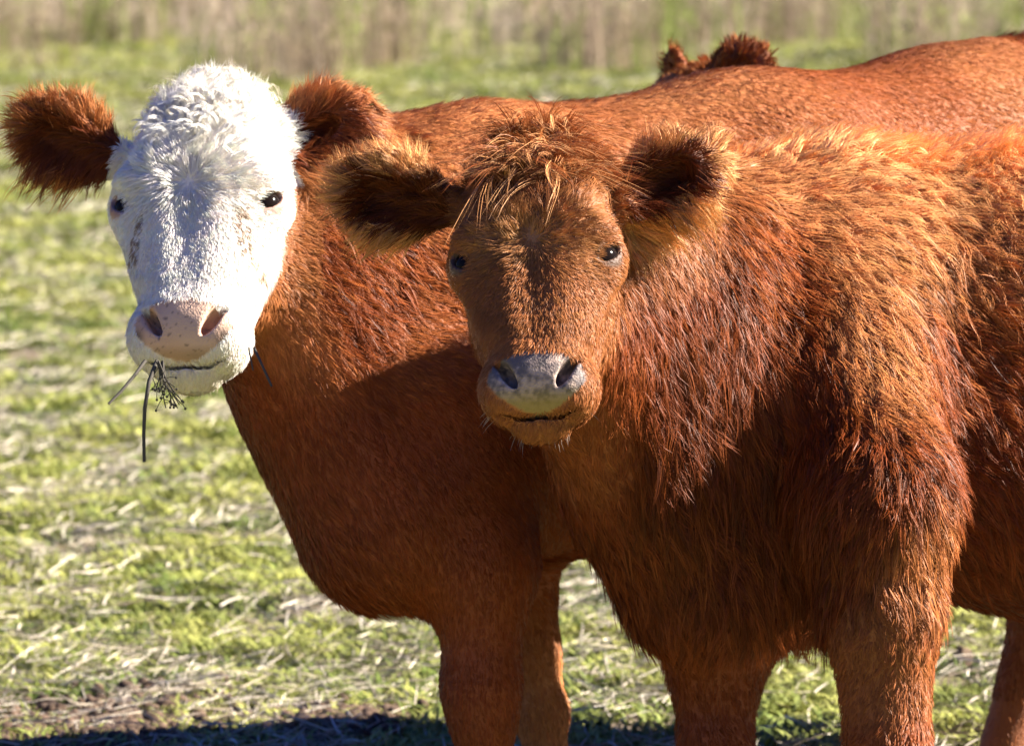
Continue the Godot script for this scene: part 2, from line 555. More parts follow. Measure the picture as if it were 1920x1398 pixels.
# hair on every triangle of a dressed mesh
func grow_hair(md: Dictionary, per_m2: float, width: float, clump: float, sd: int, segs: int, hidden := false) -> Hairs:
	var rng := RandomNumberGenerator.new()
	rng.seed = sd
	var H := Hairs.new()
	var vs: PackedVector3Array = md.v
	var ns: PackedVector3Array = md.n
	var cols: PackedColorArray = md.cols
	var dirs: PackedVector3Array = md.dirs
	var par: PackedColorArray = md.par
	var ix: PackedInt32Array = md.i
	for t in ix.size() / 3:
		var ia := ix[t * 3]
		var a := vs[ia]
		var n := ns[ia]
		var pr := par[ia]
		if pr.a < 0.02:
			continue
		var see := n.dot((CAM_AT - a).normalized())
		var amount := 1.0 if see > -0.2 else 0.12
		var depth := -a.z
		if absf(a.x) > depth * 0.125 + 0.12 or a.y < 0.25:
			amount *= 0.12
		if hidden and a.x > 0.22 and a.y < 1.17 and a.y > 0.62:
			amount *= 0.2
		var b := vs[ix[t * 3 + 1]]
		var c := vs[ix[t * 3 + 2]]
		var want := (b - a).cross(c - a).length() * 0.5 * per_m2 * pr.a * amount
		var count := int(want)
		if rng.randf() < want - count: count += 1
		for j in count:
			var r1 := sqrt(rng.randf())
			var r2 := rng.randf()
			var p := a * (1.0 - r1) + b * (r1 * (1.0 - r2)) + c * (r1 * r2)
			# the lock that this hair belongs to
			var cell := (p / clump + Vector3(0.31, 0.17, 0.23)).floor()
			var hsh := absi(int(cell.x) * 73856093 ^ int(cell.y) * 19349663 ^ int(cell.z) * 83492791)
			var h1 := float(hsh % 1009) / 1009.0
			var h2 := float((hsh / 7) % 997) / 997.0
			var h3 := float((hsh / 13) % 991) / 991.0
			var centre := (cell + Vector3(0.19 + h1 * 0.6, 0.33 + h2 * 0.4, 0.27 + h3 * 0.4) - Vector3(0.31, 0.17, 0.23) * 1.0) * clump
			var off := p - centre
			off -= n * off.dot(n)
			var lw := Vector3(h1 - 0.5, h2 - 0.5, h3 - 0.5)
			var curl := pr.b
			var jit := Vector3(rng.randf() - 0.5, rng.randf() - 0.5, rng.randf() - 0.5)
			var tan := dirs[ia] + lw * (0.30 + 1.3 * curl) + jit * (0.25 + 0.4 * curl)
			tan = (tan - n * tan.dot(n)).normalized()
			var l := pr.r * (0.62 + 0.5 * rng.randf() + 0.35 * (h2 - 0.3))
			var lift := pr.g * (0.6 + 0.9 * h3) + 0.10 + jit.y * 0.3
			var d0 := tan * cos(lift) + n * sin(lift)
			var d1 := tan * cos(lift * 0.25) + n * sin(lift * 0.25) + Vector3(0, -0.12, 0)
			if curl > 0.2:
				d1 += (tan.cross(n) * (h1 - 0.5) * 3.0 + Vector3(lw.y, lw.z, lw.x) * 1.5) * curl + jit * curl * 0.7
			d1 = d1.normalized()
			var p0 := p - n * minf(0.002, l * 0.04)
			var p1 := p0 + d0 * (l * 0.5)
			var p2 := p1 + d1 * (l * 0.5) - off * minf(0.8, l * 22.0)
			var face := (n + jit * 1.3).normalized()
			var soft := clampf((0.034 - l) * 60.0, 0.0, 1.0)
			var tone := lerpf(0.46 + 0.62 * h2 + 0.5 * rng.randf(), 0.72 + 0.28 * h2 + 0.3 * rng.randf(), soft) if cols[ia].g < 0.4 else 0.86 + 0.1 * h2 + 0.16 * rng.randf()
			var col := cols[ia]
			if col.g < 0.4 and col.r > 0.18 and h3 + rng.randf() > 1.25:
				col = col.lerp(Color(0.58, 0.20, 0.055), clampf(l * 16.0 - 0.15, 0.12, 0.55) * rng.randf())
			col = Color(col.r * tone, col.g * tone * (0.95 + 0.1 * h1), col.b * tone)
			H.add(p0, p1, p2, width * (0.7 + 0.6 * rng.randf()), face, col, segs)
	return H

# longer wavy locks that lie over the coat where the hair is long
func grow_locks(md: Dictionary, H: Hairs, per_m2: float, strands: int, sd: int, hidden := false) -> void:
	var rng := RandomNumberGenerator.new()
	rng.seed = sd
	var vs: PackedVector3Array = md.v
	var ns: PackedVector3Array = md.n
	var cols: PackedColorArray = md.cols
	var dirs: PackedVector3Array = md.dirs
	var par: PackedColorArray = md.par
	var ix: PackedInt32Array = md.i
	for t in ix.size() / 3:
		var ia := ix[t * 3]
		var pr := par[ia]
		if pr.r < 0.027 or pr.a < 0.3:
			continue
		var a := vs[ia]
		var n := ns[ia]
		if n.dot((CAM_AT - a).normalized()) < -0.3 or absf(a.x) > -a.z * 0.125 + 0.1 or a.y < 0.4:
			continue
		if hidden and a.x > 0.22 and a.y < 1.17:
			continue
		var b := vs[ix[t * 3 + 1]]
		var c := vs[ix[t * 3 + 2]]
		var want := (b - a).cross(c - a).length() * 0.5 * per_m2 * clampf((pr.r - 0.02) * 50.0, 0.2, 1.3)
		if rng.randf() > want:
			continue
		var r1 := rng.randf()
		var p := a.lerp(b, r1).lerp(c, rng.randf())
		var curl := pr.b
		var tan := dirs[ia] + Vector3(rng.randfn(), rng.randfn(), rng.randfn()) * (0.16 + 0.22 * curl)
		tan = (tan - n * tan.dot(n)).normalized()
		var side := tan.cross(n)
		var ln := pr.r * (0.9 + 0.8 * rng.randf())
		var lift := clampf(pr.g * 0.9 + rng.randfn(0.0, 0.14), 0.15, 1.15)
		var waves := 0.5 + rng.randf() * (0.5 + curl)
		var amp := ln * (0.03 + 0.10 * curl * rng.randf())
		var ph := rng.randf() * TAU
		var shade := 0.45 + 1.0 * rng.randf()
		var col := cols[ia].lerp(Color(0.56, 0.19, 0.05), pow(rng.randf(), 2.0) * (0.55 if cols[ia].r > 0.2 else 0.12))
		if cols[ia].g > 0.4: col = cols[ia]; shade = 0.9 + 0.15 * rng.randf()
		var d0 := tan * cos(lift) + n * sin(lift)
		var spread := 0.0035 + 0.004 * rng.randf()
		for j in strands:
			var o := tan * rng.randfn() * spread + side * rng.randfn() * spread
			var l2 := ln * (0.7 + 0.4 * rng.randf())
			var q := PackedVector3Array()
			for k in 6:
				var u := k / 5.0
				var fall := u * u
				q.append(p + o * (1.0 - 0.72 * u) + d0 * (l2 * u) + (Vector3(0, -0.30, 0) - n * sin(lift) * 0.55) * (l2 * fall) + side * (amp * u * sin(ph + u * waves * TAU)))
			var tone := shade * (0.82 + 0.36 * rng.randf())
			H.path(q, 0.00052 + 0.0003 * rng.randf(), (n + side * rng.randfn(0.0, 0.5)).normalized(), Color(col.r * tone, col.g * tone, col.b * tone))

func hide_mesh(parts: Array) -> ArrayMesh:
	var v := PackedVector3Array()
	var n := PackedVector3Array()
	var c := PackedColorArray()
	var ix := PackedInt32Array()
	for md: Dictionary in parts:
		var at := v.size()
		v.append_array(md.v); n.append_array(md.n); c.append_array(md.skin)
		var mi: PackedInt32Array = md.i
		var o := ix.size()
		ix.resize(o + mi.size())
		for k in mi.size():
			ix[o + k] = mi[k] + at
	return array_mesh(v, n, c, ix)

func work(c: Cow, part: int, noise: FastNoiseLite) -> Array:
	var md: Dictionary
	var hr: Hairs
	if part == 0:
		md = nets(c.prims, c.nose_box, 0.0029 if not c.far else 0.016, [])
	elif part == 1:
		md = nets(c.prims, c.head_box, 0.0050 if not c.far else 0.013, [c.nose_box.grow(-0.007)])
	else:
		md = nets(c.prims, c.body_box, 0.0170 if not c.far else 0.040, [c.head_box.grow(-0.022)])
	dress(c, md, noise)
	if c.far:
		hr = grow_hair(md, 16000.0, 0.0013, 0.02, 900 + part, 2)
	elif part == 0:
		hr = grow_hair(md, 95000.0, 0.00042, 0.007, 300 + part + int(c.white), 2)
	elif part == 1:
		hr = grow_hair(md, 80000.0, 0.00052, 0.010, 400 + part + int(c.white), 2)
		grow_locks(md, hr, 4000.0, 7, 73)
	elif c.white:
		hr = grow_hair(md, 90000.0, 0.00068, 0.012, 502, 2, true)
		grow_locks(md, hr, 1500.0, 8, 71, true)
	else:
		hr = grow_hair(md, 64000.0, 0.00066, 0.018, 601, 3)
		grow_locks(md, hr, 3600.0, 9, 72)
	return [md, hr]

# ---------------------------------------------------------------- the three animals
func red_cow() -> Cow:
	var c := Cow.new()
	var l := c.prims
	c.head = head_frame(Vector3(0.0346, 1.1183, -6.7795), 31.0, 4.0, 3.5, 1.0)
	head_shapes(c)
	ear_shapes(c, Vector3(-0.0796, 1.1901, -6.8876), 0.0265, Vector3(-0.1706, 1.2027, -6.9090), 0.0468, Vector3(-0.2194, 1.2192, -6.9208), 0.0375, Vector3(0.10, -0.25, 1))
	ear_shapes(c, Vector3(0.1561, 1.2025, -6.8889), 0.0265, Vector3(0.2339, 1.2264, -6.9316), 0.0468, Vector3(0.2739, 1.2501, -6.9542), 0.0390, Vector3(-0.45, -0.15, 1))
	# neck
	cone(l, Vector3(0.0635, 1.1328, -7.0022), 0.1032, Vector3(0.2706, 1.0622, -7.2261), 0.1558, 0.08)
	cone(l, Vector3(0.2706, 1.0622, -7.2261), 0.1558, Vector3(0.4867, 1.0229, -7.3929), 0.1972, 0.1)
	cone(l, Vector3(0.0913, 0.9433, -6.9823), 0.0953, Vector3(0.2071, 0.7733, -7.1253), 0.1218, 0.08)
	cone(l, Vector3(0.2071, 0.7733, -7.1253), 0.1218, Vector3(0.2870, 0.6056, -7.1781), 0.1353, 0.08)
	cone(l, Vector3(0.1526, 1.0069, -7.0694), 0.1204, Vector3(0.3623, 0.8591, -7.2349), 0.1894, 0.1)
	# chest, barrel, rump
	cone(l, Vector3(0.4245, 0.8336, -7.3126), 0.2331, Vector3(0.4305, 0.6735, -7.2556), 0.1780, 0.1)
	cone(l, Vector3(0.5035, 0.9979, -7.3902), 0.2224, Vector3(0.8420, 0.9761, -7.4885), 0.2466, 0.1)
	cone(l, Vector3(0.8420, 0.9761, -7.4885), 0.2466, Vector3(1.4207, 0.9891, -7.6306), 0.2339, 0.1)
	cone(l, Vector3(0.5021, 0.7875, -7.3480), 0.2092, Vector3(0.8397, 0.7502, -7.4446), 0.2290, 0.1)
	cone(l, Vector3(0.8397, 0.7502, -7.4446), 0.2290, Vector3(1.3825, 0.7846, -7.5890), 0.2160, 0.1)
	# near foreleg
	cone(l, Vector3(0.5091, 1.0410, -7.2339), 0.0944, Vector3(0.5469, 0.7486, -7.0020), 0.1022, 0.09)
	cone(l, Vector3(0.5469, 0.7486, -7.0020), 0.1022, Vector3(0.5541, 0.5755, -6.9738), 0.0781, 0.07)
	cone(l, Vector3(0.5549, 0.5739, -6.9837), 0.0798, Vector3(0.5621, 0.3772, -6.9530), 0.0606, 0.05)
	cone(l, Vector3(0.5621, 0.3772, -6.9530), 0.0590, Vector3(0.5661, 0.1552, -6.9296), 0.0351, 0.03)
	cone(l, Vector3(0.5661, 0.1552, -6.9296), 0.0367, Vector3(0.5478, 0.0669, -6.8902), 0.0476, 0.02)
	# far foreleg
	cone(l, Vector3(0.3682, 0.6460, -7.3331), 0.1088, Vector3(0.3171, 0.4479, -7.2520), 0.0697, 0.07)
	cone(l, Vector3(0.3171, 0.4479, -7.2520), 0.0664, Vector3(0.3167, 0.3341, -7.2300), 0.0547, 0.04)
	cone(l, Vector3(0.3167, 0.3341, -7.2300), 0.0531, Vector3(0.3192, 0.1445, -7.2100), 0.0332, 0.03)
	cone(l, Vector3(0.3192, 0.1445, -7.2100), 0.0348, Vector3(0.3013, 0.0645, -7.1715), 0.0454, 0.02)
	# hind legs, beyond the frame
	cone(l, Vector3(1.4080, 0.9189, -7.4624), 0.1866, Vector3(1.4043, 0.6349, -7.4124), 0.1100, 0.08)
	cone(l, Vector3(1.4043, 0.6349, -7.4124), 0.1015, Vector3(1.4550, 0.4246, -7.3903), 0.0643, 0.05)
	cone(l, Vector3(1.4550, 0.4246, -7.3903), 0.0558, Vector3(1.4381, 0.0460, -7.3505), 0.0423, 0.03)
	cone(l, Vector3(1.4150, 0.8517, -7.7771), 0.1769, Vector3(1.3973, 0.5878, -7.7493), 0.0973, 0.08)
	cone(l, Vector3(1.3973, 0.5878, -7.7493), 0.0884, Vector3(1.4416, 0.3943, -7.7290), 0.0584, 0.05)
	cone(l, Vector3(1.4416, 0.3943, -7.7290), 0.0513, Vector3(1.4239, 0.0513, -7.6929), 0.0407, 0.03)
	# combing: at, direction, radius, length, lift, curl, gold, density
	c.ctl = [
		[Vector3(0.0792, 0.7800, -6.9450), Vector3(0.1, -1, 0.1), 0.1267, 0.022, 0.25, 0.15, 0.05, 1.1],
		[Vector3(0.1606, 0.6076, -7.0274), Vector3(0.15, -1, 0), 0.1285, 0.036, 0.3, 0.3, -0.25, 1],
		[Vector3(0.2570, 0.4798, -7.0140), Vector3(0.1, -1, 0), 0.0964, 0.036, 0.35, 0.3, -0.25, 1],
		[Vector3(0.2168, 1.0868, -7.0778), Vector3(0.25, -1, 0), 0.0964, 0.024, 0.25, 0.2, 0.15, 1.2],
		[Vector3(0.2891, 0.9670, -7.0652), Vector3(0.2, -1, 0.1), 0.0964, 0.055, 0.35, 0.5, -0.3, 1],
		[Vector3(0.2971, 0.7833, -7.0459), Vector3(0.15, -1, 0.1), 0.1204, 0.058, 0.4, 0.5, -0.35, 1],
		[Vector3(0.3720, 1.0666, -7.1260), Vector3(0.75, -0.7, 0), 0.0970, 0.046, 0.4, 0.4, 0, 1],
		[Vector3(0.3854, 1.2049, -7.2411), Vector3(0.7, -0.3, 0), 0.0902, 0.04, 0.6, 0.4, 0.25, 1.1],
		[Vector3(0.4175, 0.8791, -7.0560), Vector3(0.7, -0.8, 0), 0.1124, 0.048, 0.42, 0.4, -0.1, 1],
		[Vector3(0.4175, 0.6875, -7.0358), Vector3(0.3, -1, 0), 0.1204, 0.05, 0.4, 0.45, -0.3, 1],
		[Vector3(0.5211, 1.1433, -7.1843), Vector3(0.6, -0.7, 0.1), 0.0896, 0.044, 0.55, 0.4, 0.3, 1],
		[Vector3(0.5561, 1.2256, -7.4443), Vector3(0.35, 0.9, 0), 0.1180, 0.066, 1.2, 0.25, 1, 1.9],  # topline fringe: pale hair, its glow against the sun painted in
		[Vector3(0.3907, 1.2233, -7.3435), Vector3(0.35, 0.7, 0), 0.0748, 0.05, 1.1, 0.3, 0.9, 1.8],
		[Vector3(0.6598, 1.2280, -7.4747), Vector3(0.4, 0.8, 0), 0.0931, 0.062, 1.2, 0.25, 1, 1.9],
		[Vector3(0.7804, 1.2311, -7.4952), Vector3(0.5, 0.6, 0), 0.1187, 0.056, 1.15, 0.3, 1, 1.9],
		[Vector3(0.7647, 1.1737, -7.3383), Vector3(0.5, -0.3, 0.2), 0.0914, 0.045, 0.8, 0.6, 0.6, 1.3],
		[Vector3(0.6274, 1.1771, -7.2884), Vector3(0.5, -0.4, 0.2), 0.0908, 0.045, 0.8, 0.4, 0.6, 1.3],
		[Vector3(0.5383, 1.0005, -6.9682), Vector3(0.5, -0.85, 0), 0.0950, 0.042, 0.45, 0.35, 0.3, 1],
		[Vector3(0.5306, 0.7540, -6.8417), Vector3(0.25, -1, 0), 0.1092, 0.04, 0.4, 0.4, 0, 1],
		[Vector3(0.6131, 0.6848, -6.8847), Vector3(0.6, -0.9, 0), 0.0707, 0.042, 0.5, 0.3, 0.15, 1],
		[Vector3(0.7348, 1.0950, -7.2798), Vector3(0.4, -0.8, 0.1), 0.1156, 0.048, 0.55, 0.8, 0.15, 1],
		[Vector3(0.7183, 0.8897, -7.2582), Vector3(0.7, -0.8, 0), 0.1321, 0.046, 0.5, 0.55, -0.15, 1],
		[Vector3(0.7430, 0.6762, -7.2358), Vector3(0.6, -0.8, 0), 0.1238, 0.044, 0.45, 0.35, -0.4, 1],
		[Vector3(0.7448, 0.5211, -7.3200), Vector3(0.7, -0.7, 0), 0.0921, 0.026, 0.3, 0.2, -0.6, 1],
		[Vector3(0.5423, 0.5128, -6.8667), Vector3(0.15, -1, 0), 0.1022, 0.018, 0.35, 0.15, 0.1, 1.2],
		[Vector3(0.5502, 0.3174, -6.8461), Vector3(0.05, -1, 0), 0.1179, 0.012, 0.3, 0.1, 0, 1.2],
		[Vector3(0.3157, 0.3813, -7.1545), Vector3(0.05, -1, 0), 0.0902, 0.016, 0.3, 0.1, -0.2, 1.2],
		[Vector3(1.1669, 0.9509, -7.6668), Vector3(0.8, -0.5, 0), 0.2612, 0.03, 0.4, 0.3, 0.1, 1]]
	c.body_box = box_of([Vector3(0.0000, 1.3834, -6.7068), Vector3(1.8680, 1.3149, -8.3084), Vector3(0.0308, 0.1554, -6.6783), Vector3(0.4, 0.0, -6.6), Vector3(1.8, 0.0, -8.3)], 0.02)
	c.body_box.position.y = maxf(c.body_box.position.y, -0.01)
	c.head_box = box_of([Vector3(-0.2971, 1.3263, -7.1030), Vector3(0.3210, 0.8790, -6.4024), Vector3(0.1927, 1.3263, -7.1030), Vector3(-0.1911, 0.8875, -6.4536)], 0.02)
	c.nose_box = nose_of(c)
	return c

func nose_of(c: Cow) -> AABB:
	var pts := []
	for x in [-0.1, 0.1]:
		for y in [-0.15, -0.285]:
			for z in [-0.06, 0.10]:
				pts.append(c.head * Vector3(x, y, z))
	return box_of(pts, 0.0)

func white_cow() -> Cow:
	var c := Cow.new()
	c.white = true
	var l := c.prims
	c.head = head_frame(Vector3(-0.4846, 1.1658, -7.2369), 31.0, 8.0, 2.0, 1.10)
	head_shapes(c)
	ear_shapes(c, Vector3(-0.6210, 1.2310, -7.3544), 0.0314, Vector3(-0.6944, 1.2613, -7.3777), 0.0479, Vector3(-0.7361, 1.2829, -7.3800), 0.0363, Vector3(0.05, -0.3, 1))
	ear_shapes(c, Vector3(-0.3656, 1.2505, -7.3766), 0.0314, Vector3(-0.2937, 1.2758, -7.4194), 0.0462, Vector3(-0.2566, 1.2948, -7.4415), 0.0363, Vector3(-0.4, -0.2, 1))
	# neck and brisket
	cone(l, Vector3(-0.4520, 1.1908, -7.4608), 0.0845, Vector3(-0.2844, 1.1040, -7.6025), 0.1594, 0.07)
	cone(l, Vector3(-0.2895, 1.1023, -7.5118), 0.1575, Vector3(-0.0695, 1.0650, -7.6587), 0.2171, 0.1)
	cone(l, Vector3(-0.4117, 1.0095, -7.4015), 0.0891, Vector3(-0.2722, 0.8577, -7.4760), 0.1463, 0.07)
	cone(l, Vector3(-0.2876, 0.8536, -7.4354), 0.1438, Vector3(-0.1878, 0.6618, -7.4152), 0.1607, 0.08)
	cone(l, Vector3(-0.3054, 1.0033, -7.4712), 0.1442, Vector3(-0.0869, 0.8491, -7.6360), 0.2606, 0.1)
	# barrel and rump
	cone(l, Vector3(-0.0522, 1.0635, -7.6787), 0.2221, Vector3(0.4016, 1.0615, -8.0505), 0.2601, 0.1)
	cone(l, Vector3(0.4016, 1.0615, -8.0505), 0.2601, Vector3(0.7999, 1.0872, -8.4051), 0.2666, 0.1)
	cone(l, Vector3(0.7999, 1.0872, -8.4051), 0.2666, Vector3(0.9948, 1.0837, -8.5254), 0.2559, 0.1)
	cone(l, Vector3(-0.0261, 0.8036, -7.6514), 0.2438, Vector3(0.4001, 0.7654, -7.9892), 0.2319, 0.1)
	cone(l, Vector3(0.4001, 0.7654, -7.9892), 0.2319, Vector3(0.7999, 0.7700, -8.3718), 0.2571, 0.1)
	cone(l, Vector3(0.8570, 1.3382, -8.4315), 0.0286, Vector3(0.9369, 1.3479, -8.5532), 0.0290, 0.06)
	# tail
	cone(l, Vector3(0.9412, 1.3512, -8.5938), 0.0252, Vector3(1.2130, 1.2773, -8.7268), 0.0217, 0.03)
	cone(l, Vector3(1.2130, 1.2773, -8.7268), 0.0217, Vector3(1.2820, 0.5614, -8.6515), 0.0237, 0.03)
	# near foreleg
	cone(l, Vector3(-0.1103, 0.8346, -7.4535), 0.1187, Vector3(-0.0463, 0.5902, -7.3675), 0.0799, 0.07)
	cone(l, Vector3(-0.0463, 0.5902, -7.3675), 0.0799, Vector3(-0.0487, 0.3995, -7.3374), 0.0555, 0.05)
	cone(l, Vector3(-0.0487, 0.3995, -7.3374), 0.0571, Vector3(-0.0462, 0.3493, -7.3321), 0.0487, 0.04)
	cone(l, Vector3(-0.0462, 0.3493, -7.3321), 0.0454, Vector3(-0.0294, 0.1655, -7.3128), 0.0336, 0.03)
	cone(l, Vector3(-0.0294, 0.1655, -7.3128), 0.0353, Vector3(-0.0460, 0.0883, -7.2745), 0.0460, 0.02)
	# far foreleg
	cone(l, Vector3(0.0000, 0.5851, -7.7692), 0.0842, Vector3(0.0265, 0.3943, -7.7290), 0.0460, 0.05)
	cone(l, Vector3(0.0265, 0.3943, -7.7290), 0.0460, Vector3(0.0460, 0.2976, -7.7188), 0.0425, 0.04)
	cone(l, Vector3(0.0460, 0.2976, -7.7188), 0.0407, Vector3(0.0708, 0.1481, -7.7031), 0.0318, 0.03)
	cone(l, Vector3(0.0708, 0.1481, -7.7031), 0.0336, Vector3(0.0617, 0.0575, -7.6634), 0.0441, 0.02)
	# hind legs
	cone(l, Vector3(0.9127, 0.8930, -8.2842), 0.2070, Vector3(0.9293, 0.5681, -8.2299), 0.1126, 0.08)
	cone(l, Vector3(0.9293, 0.5681, -8.2299), 0.0986, Vector3(0.9456, 0.3970, -8.2320), 0.0621, 0.05)
	cone(l, Vector3(0.9456, 0.3970, -8.2320), 0.0583, Vector3(0.8777, 0.1573, -8.1867), 0.0488, 0.04)
	cone(l, Vector3(0.8777, 0.1573, -8.1867), 0.0469, Vector3(0.8475, 0.0772, -8.1582), 0.0487, 0.02)
	cone(l, Vector3(1.0786, 0.8408, -8.6306), 0.1961, Vector3(1.1080, 0.5190, -8.5968), 0.0981, 0.08)
	cone(l, Vector3(1.1080, 0.5190, -8.5968), 0.0932, Vector3(1.1538, 0.3750, -8.6319), 0.0572, 0.05)
	cone(l, Vector3(1.1538, 0.3750, -8.6319), 0.0513, Vector3(1.1341, 0.0710, -8.6000), 0.0394, 0.03)
	c.ctl = [
		[Vector3(-0.4519, 0.8457, -7.3541), Vector3(0.7, -0.8, 0), 0.1004, 0.018, 0.2, 0.1, -0.05, 1.1],
		[Vector3(-0.3348, 0.9789, -7.3681), Vector3(0.4, -1, 0), 0.1088, 0.022, 0.25, 0.15, 0.1, 1.1],
		[Vector3(-0.2343, 1.0122, -7.3716), Vector3(0.5, -0.9, 0), 0.1088, 0.036, 0.35, 0.4, -0.05, 1],
		[Vector3(-0.2205, 1.1973, -7.4916), Vector3(0.9, -0.3, 0), 0.1272, 0.022, 0.25, 0.2, 0.15, 1],
		[Vector3(-0.1339, 0.9622, -7.3664), Vector3(0.9, -0.5, 0), 0.1088, 0.022, 0.22, 0.2, 0.05, 1],
		[Vector3(-0.3515, 0.7292, -7.3419), Vector3(0.4, -0.9, 0), 0.1004, 0.024, 0.22, 0.15, -0.1, 1],
		[Vector3(-0.2678, 0.6043, -7.3288), Vector3(0.6, -0.8, 0), 0.1088, 0.026, 0.25, 0.15, -0.1, 1],
		[Vector3(-0.1674, 0.7292, -7.3419), Vector3(0.3, -1, 0), 0.1088, 0.02, 0.2, 0.12, 0, 1],
		[Vector3(-0.0502, 0.7708, -7.3463), Vector3(0.4, -1, 0), 0.1339, 0.016, 0.18, 0.1, -0.05, 1],
		[Vector3(-0.0463, 0.5134, -7.3695), Vector3(0.05, -1, 0), 0.1180, 0.014, 0.2, 0.1, 0, 1],
		[Vector3(-0.0421, 0.3039, -7.3475), Vector3(0.05, -1, 0), 0.1180, 0.012, 0.2, 0.1, 0, 1],
		[Vector3(0.0357, 0.3102, -7.8006), Vector3(0.05, -1, 0), 0.0804, 0.014, 0.25, 0.1, 0.25, 1],
		[Vector3(0.0774, 1.2337, -7.5960), Vector3(0.9, -0.35, 0), 0.1461, 0.024, 0.35, 0.3, 0.12, 1],
		[Vector3(0.0344, 1.2979, -7.6027), Vector3(1, 0.05, 0), 0.1031, 0.026, 0.5, 0.2, 0.28, 1.1],
		[Vector3(0.3038, 1.3098, -7.9057), Vector3(1, -0.1, 0), 0.1161, 0.02, 0.4, 0.2, 0.22, 1.1],
		[Vector3(0.3484, 1.1988, -7.8940), Vector3(0.9, -0.4, 0), 0.1430, 0.02, 0.3, 0.35, 0.1, 1],
		[Vector3(0.6399, 1.2731, -8.2035), Vector3(1, -0.1, 0), 0.1855, 0.016, 0.25, 0.15, 0.05, 1],
		[Vector3(0.8354, 1.3056, -8.3074), Vector3(0.9, -0.4, 0), 0.1502, 0.016, 0.25, 0.15, 0.14, 1],
		[Vector3(0.9132, 1.3637, -8.5146), Vector3(0.7, 0.5, 0), 0.0481, 0.04, 0.6, 0.3, -0.4, 1],
		[Vector3(0.3038, 0.8433, -7.8566), Vector3(0.8, -0.6, 0), 0.2234, 0.018, 0.25, 0.2, 0, 0.8],
		[Vector3(0.6863, 0.8119, -8.1550), Vector3(0.8, -0.6, 0), 0.2318, 0.018, 0.25, 0.2, 0, 0.8],
		[Vector3(0.9105, 0.2880, -8.2005), Vector3(0.05, -1, 0), 0.1126, 0.014, 0.25, 0.1, 0.1, 1]]
	c.body_box = box_of([Vector3(-0.4818, 1.4142, -7.1122), Vector3(1.4820, 1.3728, -9.1189), Vector3(-0.6, 0.0, -7.0), Vector3(1.6, 0.0, -9.1)], 0.02)
	c.body_box.position.y = maxf(c.body_box.position.y, -0.01)
	c.head_box = box_of([Vector3(-0.8079, 1.3620, -7.6095), Vector3(-0.1795, 0.9169, -6.8589), Vector3(-0.7362, 0.9060, -6.9583)], 0.02)
	c.nose_box = nose_of(c)
	return c

func far_cow() -> Cow:
	var c := Cow.new()
	c.far = true
	var l := c.prims
	c.head = head_frame(Vector3(0.2737, 1.1896, -8.7980), 40.0, 60.0, 0.0, 0.95)
	head_shapes(c)
	ear_shapes(c, Vector3(0.3368, 1.2560, -8.9759), 0.0201, Vector3(0.3114, 1.3044, -8.9810), 0.0272, Vector3(0.3064, 1.3246, -8.9831), 0.0201, Vector3(-1, -0.1, 0.5))
	ear_shapes(c, Vector3(0.3773, 1.2766, -8.7870), 0.0219, Vector3(0.4220, 1.3150, -8.7709), 0.0418, Vector3(0.4478, 1.3228, -8.7718), 0.0358, Vector3(-0.2, -0.1, 1))
	cone(l, Vector3(0.3624, 1.1992, -8.8995), 0.0654, Vector3(0.6806, 1.1122, -8.8401), 0.1201, 0.08)
	cone(l, Vector3(0.7263, 1.0577, -8.9048), 0.1816, Vector3(1.2247, 1.0555, -9.0855), 0.1955, 0.1)
	cone(l, Vector3(0.7465, 0.9272, -8.8911), 0.1917, Vector3(1.2247, 0.9122, -9.0705), 0.1955, 0.1)
	cone(l, Vector3(0.6914, 0.8425, -8.8218), 0.1002, Vector3(0.6964, 0.5137, -8.7873), 0.0601, 0.06)
	cone(l, Vector3(0.6964, 0.5137, -8.7873), 0.0501, Vector3(0.6964, 0.0453, -8.7380), 0.0401, 0.03)
	cone(l, Vector3(0.7472, 0.8248, -9.0110), 0.1024, Vector3(0.7492, 0.4889, -8.9757), 0.0614, 0.06)
	cone(l, Vector3(0.7492, 0.4889, -8.9757), 0.0512, Vector3(0.7492, 0.0512, -8.9297), 0.0409, 0.03)
	cone(l, Vector3(1.2214, 0.8699, -8.9655), 0.1323, Vector3(1.2418, 0.4954, -8.9261), 0.0611, 0.06)
	cone(l, Vector3(1.2418, 0.4954, -8.9261), 0.0509, Vector3(1.2316, 0.0500, -8.8793), 0.0407, 0.03)
	cone(l, Vector3(1.2902, 0.8522, -9.1647), 0.1353, Vector3(1.3110, 0.5003, -9.1277), 0.0624, 0.06)
	cone(l, Vector3(1.3110, 0.5003, -9.1277), 0.0520, Vector3(1.3006, 0.0554, -9.0810), 0.0416, 0.03)
	c.ctl = [
		[Vector3(0.4429, 1.1892, -8.8985), Vector3(0.7, -0.6, 0), 0.2013, 0.02, 0.3, 0.2, 0.1, 1],
		[Vector3(0.9780, 1.1212, -9.1930), Vector3(0.9, -0.3, 0), 0.3121, 0.02, 0.3, 0.2, 0.1, 1]]
	c.body_box = box_of([Vector3(0.2788, 1.3351, -8.5116), Vector3(1.6009, 1.2956, -9.5130), Vector3(0.3, 0, -8.5), Vector3(1.5, 0, -9.5)], 0.02)
	c.body_box.position.y = maxf(c.body_box.position.y, -0.01)
	c.head_box = box_of([Vector3(0.1665, 1.3489, -9.2169), Vector3(0.4969, 1.0329, -8.4296)], 0.02)
	c.nose_box = nose_of(c)
	return c

